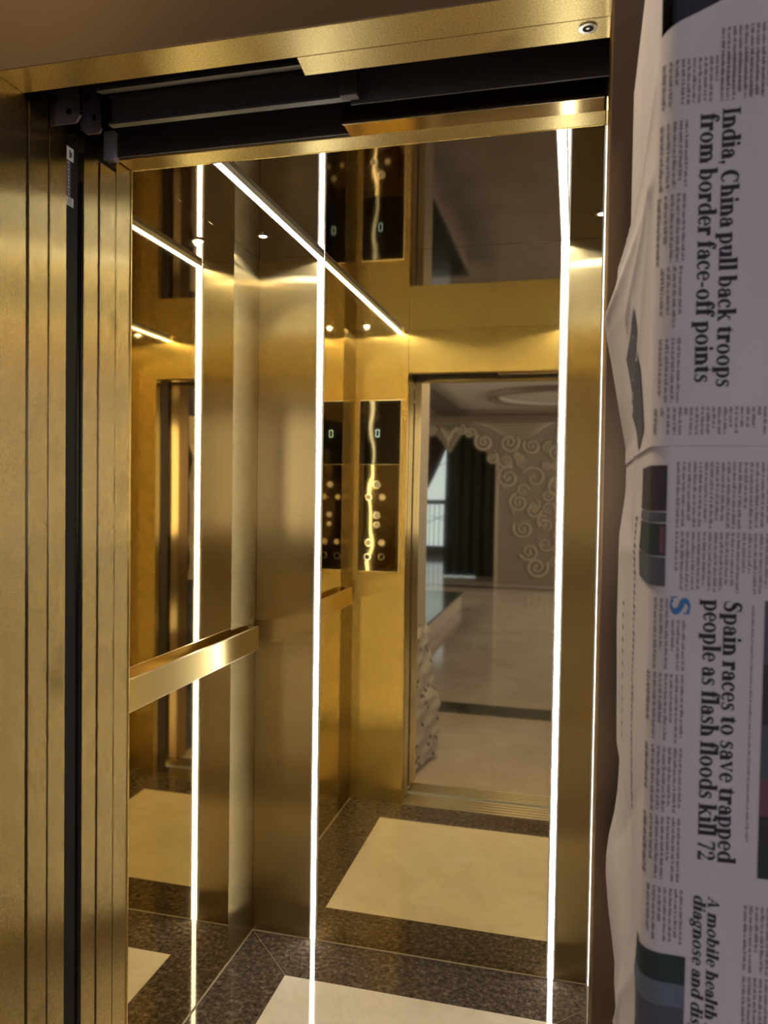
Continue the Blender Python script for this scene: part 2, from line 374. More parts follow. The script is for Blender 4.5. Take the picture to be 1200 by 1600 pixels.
# seven-segment zero
m = MB(); zx, zz, w, h, t_ = -0.889, 1.727, 0.0095, 0.0175, 0.0030
yy0, yy1 = YF+0.009, YF+0.0096
m.box(zx-w+t_, zx+w-t_, yy0, yy1, zz+h-t_, zz+h); m.box(zx-w+t_, zx+w-t_, yy0, yy1, zz-h, zz-h+t_)
for sx in (-1, 1):
    for a, b2 in ((0.0015, h-0.002), (-h+0.002, -0.0015)):
        m.box(zx+sx*w, zx+sx*(w-t_), yy0, yy1, zz+a, zz+b2)
tag(m.build('digit', M_digit, ds), 'glowing pale blue digit 0')
for bxx, bz, rr, full in ((-0.887, 1.489, 0.0195, 1), (-0.926, 1.430, 0.016, 0), (-0.859, 1.431, 0.018, 0), (-0.885, 1.346, 0.0175, 1), (-0.885, 1.302, 0.016, 1),
                    (-0.924, 1.217, 0.0175, 0), (-0.859, 1.218, 0.0185, 0), (-0.928, 1.151, 0.0165, 2), (-0.860, 1.152, 0.0155, 2)):
    m = MB(); m.ring((bxx, bz), 1, rr, rr*0.74, YF+0.008, YF+0.0125)
    bt = m.build('button', M_chrome, cp)
    m = MB(); m.disc((bxx, bz), 1, rr*0.70, YF+0.008, YF+0.0118, r1=rr*0.66)
    m.build('button_cap', M_alu if full == 1 else (M_blackglass if full == 2 else M_edge), bt)
# ================================================================== DOOR SET
# sills
def sill(name, y0, y1, label):
    m = MB(); m.box(XJ-0.02, XK+0.02, y0, y1, -0.03, -0.010)
    k = 5; wid = (y1-y0)/(2*k-1)
    for i in range(k):
        m.box(XJ-0.02, XK+0.02, y0+2*i*wid, y0+(2*i+1)*wid, -0.010, 0.0)
    return tag(m.build('door_sill', M_sill), label, 'door sill', 'grooved door sills')
sill('door_sill', 1.052, YF, 'grooved metal sill of the cabin, next to the marble floor')
sill('door_sill', 0.905, 1.018, 'grooved metal sill of the landing, next to the hall floor')
struct('trim_1', bx(XJ-0.4, XK+0.02, 1.018, 1.052, -0.06, -0.045), M_black)

DX = 0.395
def door_panel(name, y0, y1, label, mat, grp, ztop=2.03):
    t = thing(name, label, 'lift door', (XJ-DX/2, (y0+y1)/2, 0.006), grp)
    bx(XJ-DX, XJ-0.012, y0, y1, 0.006, ztop).build('leaf', mat, t, bevel=0.002)
    bx(XJ-0.012, XJ, y0+0.0003, y1-0.0003, 0.006, ztop-0.01).build('edge_cap', mat, t, bevel=0.0005)
door_panel('landing_door_panel', 0.9235, 0.9635, 'gold landing door leaf behind the door frame, seen edge on', M_bead, 'retracted door leaves')
door_panel('landing_door_panel', 0.9665, 1.005, 'gold landing door leaf next to the black safety bar, seen edge on', M_bead, 'retracted door leaves')
door_panel('car_door_panel', 1.0465, 1.083, 'gold cabin door leaf next to the black safety bar, seen edge on', M_bead, 'retracted door leaves', 2.01)
door_panel('car_door_panel', 1.088, 1.1312, 'gold cabin door leaf next to the cabin corner, seen edge on', M_bead, 'retracted door leaves', 1.99)
# black safety bar with its paper label
sb = thing('safety_bar', 'black vertical safety bar with a paper label between the door leaves', 'safety bar', (XJ-0.012, 1.024, 0.02))
bx(XJ-0.03, XJ-0.003, 1.0075, 1.036, 0.02, 1.985).build('housing', M_black, sb, bevel=0.002)
m = MB(); m.tube([(XJ-0.001, 1.0405, 0.05), (XJ-0.002, 1.041, 0.8), (XJ-0.001, 1.0400, 1.6), (XJ-0.003, 1.0425, 1.93)], 0.0022)
m.build('cable', M_black, sb)
m = MB(); zl0, zl1, yl0, yl1 = 1.884, 1.972, 1.0085, 1.0245
xl = XJ-0.0028
m.box(xl-0.0002, xl, yl0, yl1, zl0, zl0+0.013, 0); m.box(xl-0.0002, xl, yl0, yl1, zl1-0.020, zl1, 0); m.box(xl-0.0002, xl, yl0, yl0+0.009, zl0+0.013, zl1-0.020, 2)
for k in range(4):
    z = zl0+0.002+k*0.003
    m.box(xl, xl+0.0001, yl0+0.002, yl1-0.002-0.002*(k % 2), z, z+0.0012, 1)
m.box(xl, xl+0.0001, yl0+0.006, yl0+0.009, zl1-0.016, zl1-0.004, 1); m.box(xl, xl+0.0001, yl0+0.0095, yl0+0.0125, zl1-0.014, zl1-0.006, 1)
for k in range(10):
    z = zl0+0.016+k*0.0052
    m.box(xl, xl+0.0001, yl0+0.0035, yl0+0.0045+0.002*random.random(), z, z+0.0025, 0)
tag(m.build('paper_label', [M_white, M_print, simple('label_blue', (0.10, 0.12, 0.20), 0.5)], sb), 'white and blue paper label')

# landing frame: header and side jambs (gold bronze box sections)
fr = struct_empty('trim_2', ((XJ+XK)/2, 0.88, 0))
YL0, YL1 = 0.855, 0.9115
bx(XJ-0.12, XK+0.12, YL0, YL0+0.002, 2.0, 2.6).build('header_face', M_bronze_shaded, fr, bevel=0.0006)
bx(XJ, XK-0.003, YL0+0.0024, YL1, 2.0, 2.012).build('header_soffit', M_soffit, fr, bevel=0.0006)
bx(XJ-0.12, XJ-0.0005, YL0, YL0+0.010, 0, 2.0).build('jamb_face', M_bronze, fr, bevel=0.0006)
bx(XJ-0.012, XJ, YL0+0.001, YL1+0.006, 0, 2.0).build('jamb_reveal', M_bead, fr, bevel=0.0006)
XS = XK-0.0035
bx(XS+0.0005, XK+0.12, YL0, YL0+0.010, 0, 2.0).build('jamb_face', M_bronze, fr, bevel=0.0006)
bx(XS, XS+0.012, YL0+0.003, 0.95, 0, 2.0).build('jamb_reveal', M_bronze, fr, bevel=0.0006)
# landing side closing post and cabin closing post
cpst = thing('closing_post', 'narrow polished gold post the doors close against, right of the opening', 'door post', (XK, 1.05, 0))
bx(XS+0.001, XS+0.02, 0.955, 1.03, 0, 2.02).build('landing_post', M_sheet, cpst, bevel=0.001)
bx(XS+0.002, XS+0.02, 1.06, 1.132, 0, 2.02).build('cabin_post', M_dark, cpst, bevel=0.001)

# filler plates above the door gap on the closing side
XM = -0.350
t = thing('header_fascia', 'gold strip above the landing doors with a key lock at its right end', 'fascia', (-0.16, 0.93, 2.0), 'filler strips above the doors')
m = MB(); m.prism([(XM+0.001, 0.9125), (XS, 0.9125), (XS, 0.9535), (XM-0.003, 0.9535)], 2, 2.0, 2.004); m.build('strip', M_soffit, t, bevel=0.0005)
bx(XM-0.002, XS, 0.9505, 0.9535, 2.004, 2.07).build('upstand', M_plate, t)
lx, ly = 0.005, 0.928
m = MB(); m.ring((lx, ly), 2, 0.0105, 0.0065, 1.9985, 2.0005); rg = m.build('lock_ring', M_chrome, t)
m = MB(); m.disc((lx, ly), 2, 0.0063, 1.9992, 2.0004); c_ = tag(m.build('lock_core', M_black, rg), 'black keyhole')
m = MB(); m.prism([(lx-0.003, ly-0.0018), (lx+0.003, ly-0.0018), (lx, ly+0.0034)], 2, 1.9984, 1.9994); tag(m.build('lock_pin', M_chrome, rg), 'bright triangular key pin')
t = thing('header_fascia', 'gold boxed strip above the cabin doors on the right', 'fascia', (-0.16, 1.09, 2.0), 'filler strips above the doors')
bx(XM+0.006, XS, 1.092, 1.132, 2.0, 2.004).build('strip', M_sheet, t, bevel=0.0006)
bx(XM+0.006, XS, 1.092, 1.095, 2.004, 2.026).build('upstand', M_bronze, t)
bx(XM+0.006, XM+0.009, 1.095, 1.132, 2.004, 2.026).build('end_plate', M_plate, t)
bx(XM+0.005, XS, 1.0912, 1.092, 1.9994, 2.0012).build('lit_lip', M_edge, t)

# dark header gear: rails, hanger plate, brackets
t = thing('door_track', 'dark steel door track above the landing doors', 'door track', (-0.36, 0.99, 2.02))
bx(-0.672, XK+0.03, 0.962, 0.968, 2.020, 2.0250).build('rail', M_grey, t)
bx(-0.672, XK+0.03, 0.968, 0.976, 2.022, 2.10).build('web', M_plate, t)
t = thing('hanger_plate', 'long dark steel hanger plate with a bright lower lip above the door gap', 'hanger plate', (-0.5, 1.03, 2.0))
bx(-0.690, -0.315, 1.028, 1.031, 2.004, 2.043).build('plate', M_plate, t)
bx(-0.690, -0.315, 1.019, 1.031, 2.001, 2.0042).build('lower_lip', M_grey, t)
bx(-0.690, -0.315, 1.019, 1.031, 2.042, 2.0445).build('upper_lip', M_grey, t)
m = MB(); m.box(-0.325, -0.30, 1.012, 1.028, 2.0, 2.043); m.disc((-0.3125, 2.012), 1, 0.004, 1.009, 1.012); m.build('end_bracket', M_dark, t, bevel=0.001)
bx(-0.315, XK+0.02, 1.034, 1.037, 1.998, 2.075).build('far_plate', M_plate, t)
t = thing('door_header', 'dark steel cabin door header behind the hanger plate', 'door header', (-0.4, 1.125, 2.0))
bx(XJ+0.005, XM+0.004, 1.128, 1.1335, 2.004, 2.12).build('face', M_dark, t)
bx(XJ-0.015, XJ+0.005, 1.118, 1.1335, 1.997, 2.044).build('end_cap', M_cap, t, bevel=0.001)
m = MB(); m.box(XJ+0.016, XJ+0.0185, 1.1274, 1.128, 2.036, 2.041)
for k in range(6): m.box(XJ+0.021+k*0.003, XJ+0.0233+k*0.003, 1.1274, 1.128, 2.037, 2.0385)
tag(m.build('maker_mark', M_grey, t), 'tiny printed mark')
def bracket(x0, x1, y, z0, z1, label):
    t = thing('hanger_bracket', label, 'bracket', ((x0+x1)/2, y, z0), 'dark brackets at the left end of the door gear')
    c = (x1-x0)
    m = MB(); m.prism([(x0, z1), (x0, z0+c*0.22), (x0+c*0.3, z0), (x1-c*0.12, z0), (x1, z0+c*0.16), (x1, z1)], 1, y-0.002, y+0.002)
    m.build('plate', M_bracket, t, bevel=0.0006)
    for fx, fz in ((0.35, 0.6), (0.72, 0.25)):
        m = MB(); m.disc((x0+c*fx, z0+(z1-z0)*fz), 1, 0.0042, y-0.0055, y-0.002, n=6); m.build('bolt', M_black, t)
    m = MB(); m.box(x1-0.0025, x1, y-0.012, y+0.002, z0+c*0.18, z1); m.build('flange', M_dark, t)
bracket(-0.772, -0.709, 0.98, 1.988, 2.05, 'dark steel bracket above the landing door leaves')
bracket(-0.733, -0.697, 1.014, 1.987, 2.075, 'dark steel bracket above the black safety bar')
# unseen black boards added round gear space and door slot against leaking light
struct('light_blocker', bx(XJ-0.46, XK+0.12, 0.866, 1.135, 2.13, 2.15), M_black)
struct('light_blocker', bx(XJ-0.46, XJ-0.44, 0.866, 1.135, -0.05, 2.13), M_black)
struct('light_blocker', bx(XK+0.10, XK+0.12, 0.866, 1.135, -0.05, 2.13), M_black)
struct('light_blocker', bx(XJ-0.44, XK+0.10, 0.866, 0.872, 2.02, 2.13), M_black)

# ================================================================== HALL (behind the camera, seen in the mirror)
struct('floor', bx(-4.0, 3.0, -13.0, 0.905, -0.06, 0.0), M_hallfloor)
struct('trim_4', bx(-1.33, 3.0, -0.60, -0.345, -0.02, 0.0006), M_halldark)
struct('trim_4', bx(-4.0, 3.0, -7.35, -7.05, -0.02, 0.0006), M_halldark)
HH = 2.8
struct('ceiling', bx(-4.0, 3.0, -13.0, 0.95, HH, HH+0.05), M_hallceil)
struct('wall_west', bx(-4.05, -4.0, -13.0, 0.95, 0, HH), M_wallpaint)
struct('wall_east', bx(3.0, 3.05, -13.0, 0.95, 0, HH), M_wallpaint)
# wall round the lift and the two wall ends in front of it
lw = struct('wall_landing', bx(-4.0, XJ-0.11, 0.865, 0.918, 0, HH), M_wallpaint)
struct('wall_landing', bx(XK+0.11, 3.0, 0.865, 0.918, 0, HH), M_wallpaint)
struct('wall_landing', bx(XJ-0.11, XK+0.11, 0.8655, 0.93, 2.15, HH), M_wallpaint)
struct('wall_near_right', bx(0.054, 0.9, 0.506, 0.8545, 0, HH), M_stone_dark, bevel=0.006)
struct('wall_near_left', bx(-1.6, -0.772, 0.52, 0.8545, 0, HH), simple('near_wall_stone', (0.38, 0.33, 0.26), 0.4), bevel=0.006)
# far wall with a barred window
wy = -12.9
m = MB(); m.box(-4, -3.6, wy-0.1, wy, 0, HH); m.box(-2.1, 3, wy-0.1, wy, 0, HH); m.box(-3.6, -2.1, wy-0.1, wy, 2.5, HH); m.box(-3.6, -2.1, wy-0.1, wy, 0, 0.12)
struct('wall_far', m, M_wallpaint)
w1 = struct_empty('window_1', (-2.85, wy, 0.12))
bx(-3.6, -2.1, wy-0.09, wy-0.08, 0.12, 2.5).build('pane', M_winlight, w1)
m = MB()
for k in range(14): m.box(-3.58+k*0.113-0.007, -3.58+k*0.113+0.007, wy-0.03, wy-0.015, 0.12, 1.22)
m.build('grille', M_print, w1)
m = MB(); m.box(-3.6, -2.1, wy-0.05, wy, 1.18, 1.28); m.box(-3.6, -2.1, wy-0.05, wy, 0.12, 0.2); m.box(-3.6, -3.54, wy-0.05, wy, 0.12, 2.5); m.box(-2.16, -2.1, wy-0.05, wy, 0.12, 2.5)
m.build('frame', M_print, w1)
m = MB()
for a, b_ in (((-3.5, 1.9), (-2.2, 2.3)), ((-3.4, 0.7), (-2.2, 1.1)), ((-3.2, 0.9), (-2.4, 0.5))):
    m.tube([(a[0], wy-0.06, a[1]), ((a[0]+b_[0])/2, wy-0.06, (a[1]+b_[1])/2+0.06), (b_[0], wy-0.06, b_[1])], 0.008)
m.build('wire', M_beam, w1)

# ceiling beam and round ceiling medallion
struct('trim_5', bx(-2.12, -1.80, -7.6, -1.5, HH-0.10, HH), simple('dark_beam_wood', (0.07, 0.055, 0.045), 0.5))
md = thing('ceiling_medallion', 'oval plaster medallion on the hall ceiling, seen in the mirror', 'medallion', (-0.15, -5.95, HH))
for k, (rr, tt) in enumerate(((0.92, 0.055), (0.80, 0.03))):
    m = MB(); pts = [(-0.15+rr*1.08*math.cos(a), -5.95+rr*math.sin(a), HH-0.02) for a in [2*math.pi*i/48 for i in range(49)]]
    m.tube(pts, tt); m.build('moulding', M_beam if k == 0 else M_hallceil, md)

# carved archway
YA = -7.8
aw = thing('carved_archway', 'carved relief archway with scrolls at the far side of the hall, seen in the mirror', 'archway', (-1.7, YA, 0))
m = MB(); m.box(-1.225, 1.2, YA-0.16, YA, 0, 2.62); m.build('side_panel', M_carvebg, aw, bevel=0.01)
m = MB(); m.box(-1.235, -1.18, YA-0.17, YA+0.015, 0, 1.95); m.build('side_moulding', M_carve, aw, bevel=0.008)
m = MB(); m.box(-3.7, -3.2, YA-0.16, YA, 0, 2.62); m.build('side_panel', M_carvebg, aw, bevel=0.01)
# lintel board with a stepped, scalloped lower edge
prof = [(-3.2, 2.62), (-3.2, 1.95), (-3.0, 2.25), (-2.75, 2.38), (-2.62, 2.36), (-2.5, 2.44), (-2.38, 2.36), (-2.24, 2.40), (-2.14, 2.30), (-2.05, 2.14), (-2.0, 2.10), (-1.96, 2.16), (-1.88, 2.30), (-1.78, 2.44),
        (-1.68, 2.46), (-1.58, 2.34), (-1.46, 2.36), (-1.42, 2.20), (-1.36, 2.02), (-1.25, 2.0), (-1.225, 1.86), (-1.1, 1.9), (-1.1, 2.62)]
m = MB(); m.prism(prof, 1, YA-0.12, YA-0.005); m.build('lintel_board', M_carvebg, aw, bevel=0.006)
m = MB()
for z0, z1, dy in ((2.60, 2.66, 0.03), (2.66, 2.70, 0.09), (2.70, 2.735, 0.05), (2.735, 2.80, 0.14)): m.box(-3.8, 1.3, YA-0.16, YA+dy, z0, z1)
m.build('cornice', M_beam, aw, bevel=0.006)
def spiral(cx, cz, R_, turns, a0, sgn, rad, yy=YA+0.012):
    n = int(18*turns)+2; pts = []; rr = []
    for i in range(n+1):
        t_ = i/n; a = a0+sgn*2*math.pi*turns*t_; q = R_*(1-0.86*t_)
        pts.append((cx+q*math.cos(a), yy, cz+q*math.sin(a))); rr.append(1.4*rad*(1-0.45*t_))
    m = MB(); m.tube(pts, rr, 6); e = pts[-1]
    m.raw([(e[0]+rad*1.5*math.cos(a), yy+rad*0.3, e[2]+rad*1.5*math.sin(a)) for a in [k*math.pi/4 for k in range(8)]], [tuple(range(8))], 0, True)
    m.build('scroll', M_carve, aw)
for s in ((-1.43, 2.28, 0.15, 1.8, 2.2, 1, 0.026), (-1.66, 2.42, 0.10, 1.4, -0.5, 1, 0.022), (-1.30, 2.02, 0.10, 1.5, 1.0, -1, 0.02), (-1.02, 2.27, 0.16, 1.7, 0.6, -1, 0.022), (-0.66, 2.22, 0.14, 1.6, 2.5, 1, 0.02),
          (-1.08, 1.98, 0.12, 1.6, 2.8, 1, 0.018), (-0.88, 2.06, 0.08, 1.5, 0.2, -1, 0.018), (-1.03, 1.70, 0.19, 1.7, 1.2, 1, 0.022), (-0.62, 1.70, 0.20, 1.2, 2.8, -1, 0.018), (-0.80, 1.50, 0.10, 1.4, 0.0, 1, 0.016),
          (-0.86, 1.30, 0.15, 1.8, 2.0, 1, 0.02), (-0.62, 1.18, 0.12, 1.5, 0.0, -1, 0.018), (-0.78, 0.88, 0.16, 1.7, 2.6, 1, 0.02), (-0.48, 1.00, 0.10, 1.4, 1.0, 1, 0.016), (-0.68, 0.52, 0.15, 1.6, 3.4, 1, 0.02), (-0.56, 0.28, 0.18, 1.8, 0.5, -1, 0.022),
          (-2.28, 2.46, 0.08, 1.4, 0, 1, 0.018), (-2.45, 2.50, 0.08, 1.4, 3.1, -1, 0.018), (-1.82, 2.48, 0.09, 1.4, 1.5, -1, 0.018), (-0.28, 2.10, 0.14, 1.5, 0, 1, 0.018), (-0.25, 1.55, 0.16, 1.5, 2, 1, 0.018), (-0.2, 0.8, 0.16, 1.5, 1, -1, 0.018)):
    spiral(*s)
taken = [(-1.02, 2.27, 0.2), (-0.66, 2.22, 0.2), (-1.03, 1.70, 0.22), (-0.62, 1.70, 0.22), (-0.86, 1.30, 0.18), (-0.78, 0.88, 0.18), (-0.56, 0.28, 0.2), (-0.68, 0.52, 0.16)]
tries = 0
while len(taken) < 34 and tries < 900:
    tries += 1; R_s = random.uniform(0.07, 0.13); cx = random.uniform(-1.08, 0.1); cz = random.uniform(0.25, 2.35)
    if cx < -1.0+0.35*(2.2-cz)/2.0: continue
    if any(math.hypot(cx-a, cz-b) < (R_s+c)*0.86 for a, b, c in taken): continue
    taken.append((cx, cz, R_s)); spiral(cx, cz, R_s, random.uniform(1.2, 1.7), random.uniform(0, 6.28), random.choice([-1, 1]), 0.015)
for k in range(26):   # small leaf sprigs strewn between the scrolls
    t_ = k/25; cx = -1.25+0.65*t_+random.uniform(-0.12, 0.2); cz = 2.15-1.9*t_+random.uniform(-0.08, 0.08); a = random.uniform(0, 6.28)
    m = MB(); L = random.uniform(0.05, 0.09)
    m.tube([(cx, YA+0.006, cz), (cx+L*0.5*math.cos(a), YA+0.02, cz+L*0.5*math.sin(a)), (cx+L*math.cos(a+0.4), YA+0.006, cz+L*math.sin(a+0.4))], [0.012, 0.016, 0.004], 6)
    m.build('leaf', M_carve, aw)
for k in range(6):    # swags under the cornice
    m = MB(); sag = 0.03+0.035*k; pts = []
    for i in range(17):
        q = i/16; pts.append((-1.62+0.06*k+(1.30-0.09*k)*q, YA+0.015, 2.595-0.012*k-sag*4*q*(1-q)))
    m.tube(pts, 0.013, 6); m.build('swag', M_carve, aw)
m = MB()   # central pendant
for dx, dz, L in ((0, 0, 0.36), (-0.07, 0.02, 0.26), (0.07, 0.02, 0.26), (-0.13, 0.03, 0.16), (0.13, 0.03, 0.16)):
    m.tube([(-2.02+dx, YA+0.004, 2.52+dz), (-2.02+dx*0.8, YA+0.03, 2.52+dz-L*0.5), (-2.02+dx*0.3, YA+0.006, 2.52+dz-L)], [0.03, 0.036, 0.006], 8)
m.build('pendant', M_carve, aw)
# curtains behind the archway
def curtain(name, mat, label, edge, y):
    m = MB(); cols = 44; rows = 26; vs = []; 
    for j in range(rows+1):
        z = 0.02+(2.70-0.02)*j/rows; x0, x1 = edge(z)
        for i in range(cols+1):
            q = i/cols; vs.append((x0+(x1-x0)*q, y+0.035*math.sin(q*cols*0.9)+0.01*math.sin(q*17+z*3), z))
    w = cols+1
    m.raw(vs, [(j*w+i, j*w+i+1, (j+1)*w+i+1, (j+1)*w+i) for j in range(rows) for i in range(cols)], 0, True)
    return tag(m.build('curtain', mat, solid=0.006), label, 'curtain', 'curtains behind the archway')
def tie(z):
    if z < 1.22: return (-3.15, -2.74-0.25*min(1, (1.22-z)/0.3))
    q = (z-1.22)/(2.7-1.22); return (-3.15, -2.74+0.72*q**0.65)
curtain('curtain', M_curtain2, 'brown curtain drawn aside at the left of the window, seen in the mirror', tie, -8.6)
curtain('curtain', M_curtain, 'dark green curtain hanging straight right of the window, seen in the mirror', lambda z: (-2.16, -1.02), -8.5)

# low platform at the side of the hall
pf = struct('trim_6', bx(-3.2, -1.365, -5.05, -1.3, 0, 0.165), simple('platform_riser', (0.46, 0.40, 0.36), 0.4))
bx(-3.2, -1.345, -5.07, -1.28, 0.165, 0.19).build('dark_nosing', M_halldark, pf, bevel=0.004)

# ================================================================== NEWSPAPERS
INK, PAPER = 1, 0
def paper_mat(name, col):
    m, nt, p = mat_new(name)
    geo = N(nt, 'ShaderNodeNewGeometry'); n = N(nt, 'ShaderNodeTexNoise'); n.inputs['Scale'].default_value = 9; n.inputs['Detail'].default_value = 4
    nt.links.new(geo.outputs['Position'], n.inputs['Vector'])
    cr = N(nt, 'ShaderNodeValToRGB'); e = cr.color_ramp.elements
    e[0].position = 0.35; e[0].color = (*[c*0.92 for c in col], 1); e[1].position = 0.65; e[1].color = (*col, 1)
    nt.links.new(n.outputs[0], cr.inputs[0]); nt.links.new(cr.outputs[0], p.inputs['Base Color'])
    p.inputs['Roughness'].default_value = 0.85; p.inputs['Specular IOR Level'].default_value = 0.15
    b = N(nt, 'ShaderNodeBump'); b.inputs['Distance'].default_value = 0.004; b.inputs['Strength'].default_value = 0.5
    nt.links.new(n.outputs[0], b.inputs['Height']); nt.links.new(b.outputs[0], p.inputs['Normal'])
    return m
M_paper = paper_mat('newsprint', (0.46, 0.42, 0.42))
M_ink = simple('black_ink', (0.030, 0.028, 0.034), 0.8, spec=0.1)
M_grey_ink = simple('small_print_ink', (0.15, 0.13, 0.145), 0.85, spec=0.1)
M_blue_ink = simple('blue_ink', (0.045, 0.14, 0.30), 0.8, spec=0.1)
M_pic = [simple('picture_dark', (0.045, 0.035, 0.040), 0.8, spec=0.1), simple('picture_slate', (0.070, 0.070, 0.088), 0.8, spec=0.1), simple('picture_maroon', (0.12, 0.06, 0.08), 0.8, spec=0.1),
         simple('picture_green', (0.030, 0.040, 0.038), 0.8, spec=0.1), simple('picture_blue', (0.10, 0.115, 0.14), 0.8, spec=0.1)]
NEWS = [M_paper, M_ink, M_grey_ink, M_blue_ink] + M_pic
YFR, XC, RC = 0.500, 0.0595, 0.012
SIL = [(2.4, 0.0515), (1.72, 0.0515), (1.70, 0.0505), (1.678, 0.042), (1.645, 0.031), (1.632, 0.030), (1.613, 0.031), (1.587, 0.036), (1.542, 0.044), (1.503, 0.0515), (1.458, 0.051), (1.416, 0.046), (1.322, 0.0455),
       (1.277, 0.0465), (1.2, 0.048), (1.196, 0.0515), (1.153, 0.050), (1.129, 0.047), (1.105, 0.042), (1.085, 0.040), (1.065, 0.040), (1.033, 0.043), (1.007, 0.0475), (0.981, 0.051), (0.9, 0.051), (0.0, 0.050)]
def sil(z):
    for (za, xa), (zb, xb) in zip(SIL, SIL[1:]):
        if zb <= z <= za: return xb+(xa-xb)*(z-zb)/(za-zb)
    return 0.051
CREASE = [(0.515, 1.655, 0.80, 1.628, 0.006, 0.010), (0.515, 1.66, 0.66, 1.60, 0.004, 0.007), (0.515, 1.665, 0.60, 1.55, 0.003, 0.006), (0.515, 1.72, 0.74, 1.665, 0.004, 0.008), (0.62, 1.60, 0.64, 1.44, 0.004, 0.010),
          (0.515, 1.27, 0.8, 1.10, -0.003, 0.02), (0.62, 1.07, 0.60, 0.95, 0.005, 0.008), (0.515, 1.15, 0.75, 0.95, 0.004, 0.008), (0.515, 1.08, 0.72, 0.93, 0.004, 0.006), (0.515, 1.42, 0.8, 1.40, 0.002, 0.012)]
def fold(y, z):
    h = 0
    for ya, za, yb, zb, a, w in CREASE:
        dy, dz = yb-ya, zb-za; L2 = dy*dy+dz*dz; t_ = ((y-ya)*dy+(z-za)*dz)/L2; tc = min(1, max(0, t_))
        d = math.hypot(y-ya-tc*dy, z-za-tc*dz); h += a*math.exp(-d/w)*(0.35+0.65*tc)
    return h
S0 = XC-RC*math.pi/2                       # s where the corner ends and the side begins
def wrap(s, z, off=0.0):
    """point of the sheet: s >= XC is the front face, below that it bends round the corner and runs back"""
    if s >= XC:
        return (s, YFR-off+0.0012*math.sin(s*37+z*9)*math.sin(z*13+s*21)*min(1, (s-XC)/0.02), z)
    if s >= S0:
        a = (XC-s)/RC; return (XC-(RC+off)*math.sin(a), YFR+RC-(RC+off)*math.cos(a), z)
    q = S0-s; y = YFR+RC+q; k = min(1, q/0.288)
    x = XC-RC+(sil(z)-(XC-RC))*(k**1.3)-fold(y, z)*min(1, q/0.01)*min(1, (0.31-q)/0.05) - off
    return (x, y, z)
def s_of_x(X):
    if X >= XC: return X
    return XC-RC*math.asin(max(-1, min(1, (XC-X)/RC)))
def sheet_grid(mb, s_list, z0f, z1f, nz, off):
    vs = []; w = len(s_list)
    for j in range(nz+1):
        for s in s_list:
            z0, z1 = z0f(s), z1f(s); vs.append(wrap(s, z0+(z1-z0)*j/nz, off))
    mb.raw(vs, [(j*w+i, j*w+i+1, (j+1)*w+i+1, (j+1)*w+i) for j in range(nz) for i in range(w-1)], PAPER, True)
def patch(mb, s0, s1, z0, z1, mat, off, n=1, nz=1):
    vs = []
    for j in range(nz+1):
        for i in range(n+1): vs.append(wrap(s0+(s1-s0)*i/n, z0+(z1-z0)*j/nz, off))
    w = n+1; mb.raw(vs, [(j*w+i, j*w+i+1, (j+1)*w+i+1, (j+1)*w+i) for j in range(nz) for i in range(n)], mat, True)

# --- a serif alphabet: every glyph is a list of polygons in units of 1/100 em
def R_(x0, y0, x1, y1): return [(x0, y0), (x1, y0), (x1, y1), (x0, y1)]
def arcs(o, i, a0, a1):
    n = max(4, int(abs(a1-a0)/14)); out = []; i = (i[0], i[1], i[2]*0.82, i[3]*0.96)
    for k in range(n):
        A, B = [math.radians(a0+(a1-a0)*q/n) for q in (k, k+1)]
        out.append([(o[0]+o[2]*math.cos(A), o[1]+o[3]*math.sin(A)), (o[0]+o[2]*math.cos(B), o[1]+o[3]*math.sin(B)), (i[0]+i[2]*math.cos(B), i[1]+i[3]*math.sin(B)), (i[0]+i[2]*math.cos(A), i[1]+i[3]*math.sin(A))])
    return out
def dot(x, y, r): return [[(x+r*math.cos(k*math.pi/5), y+r*math.sin(k*math.pi/5)) for k in range(10)]]
def foot(x, w=31): return [R_(x-w/2, 0, x+w/2, 4.5)]
def head(x, y): return [[(x, y-9), (x, y), (x-9, y-3), (x-9, y-5.5)]]
def stem(x, y0, y1, w=20.5): return [R_(x-2.5, y0, x-1+w, y1)]
def arch(x): return arcs((x+7, 29, 25, 22), (x+5, 27, 12, 17), 0, 150)
G = {}
G['i'] = (33, stem(9, 0, 50)+foot(16.5)+head(9, 50)+dot(16, 65, 8.5))
G['l'] = (33, stem(9, 0, 74)+foot(16.5)+head(9, 74))
G['n'] = (64, stem(8, 0, 50)+foot(15)+head(8, 50)+arch(24)+stem(41, 0, 31)+foot(48, 29))
G['m'] = (97, stem(8, 0, 50)+foot(15)+head(8, 50)+arch(24)+stem(41, 0, 31)+foot(48, 27)+arch(57)+stem(74, 0, 31)+foot(81, 29))
G['h'] = (64, stem(8, 0, 74)+foot(15)+head(8, 74)+arch(24)+stem(41, 0, 31)+foot(48, 29))
G['u'] = (64, stem(8, 18, 50)+head(8, 50)+arcs((28, 20, 20, 21), (30, 22, 8, 17), 180, 350)+stem(42, 0, 50)+head(42, 50)+[R_(42, 0, 63, 4.5)])
G['r'] = (47, stem(8, 0, 50)+foot(15, 33)+head(8, 50)+arcs((34, 30, 16, 21), (36, 28, 12, 13), 70, 175)+dot(39, 42, 8.5))
G['o'] = (58, arcs((29, 25, 27, 26), (29, 25, 12, 22), 0, 360))
G['c'] = (50, arcs((28, 25, 26, 26), (31, 25, 15, 21.5), 50, 320)+dot(41, 39, 8))
G['e'] = (52, arcs((27, 25, 25, 26), (29, 25, 13, 21.5), 0, 320)+[R_(12, 24, 52, 28.5)])
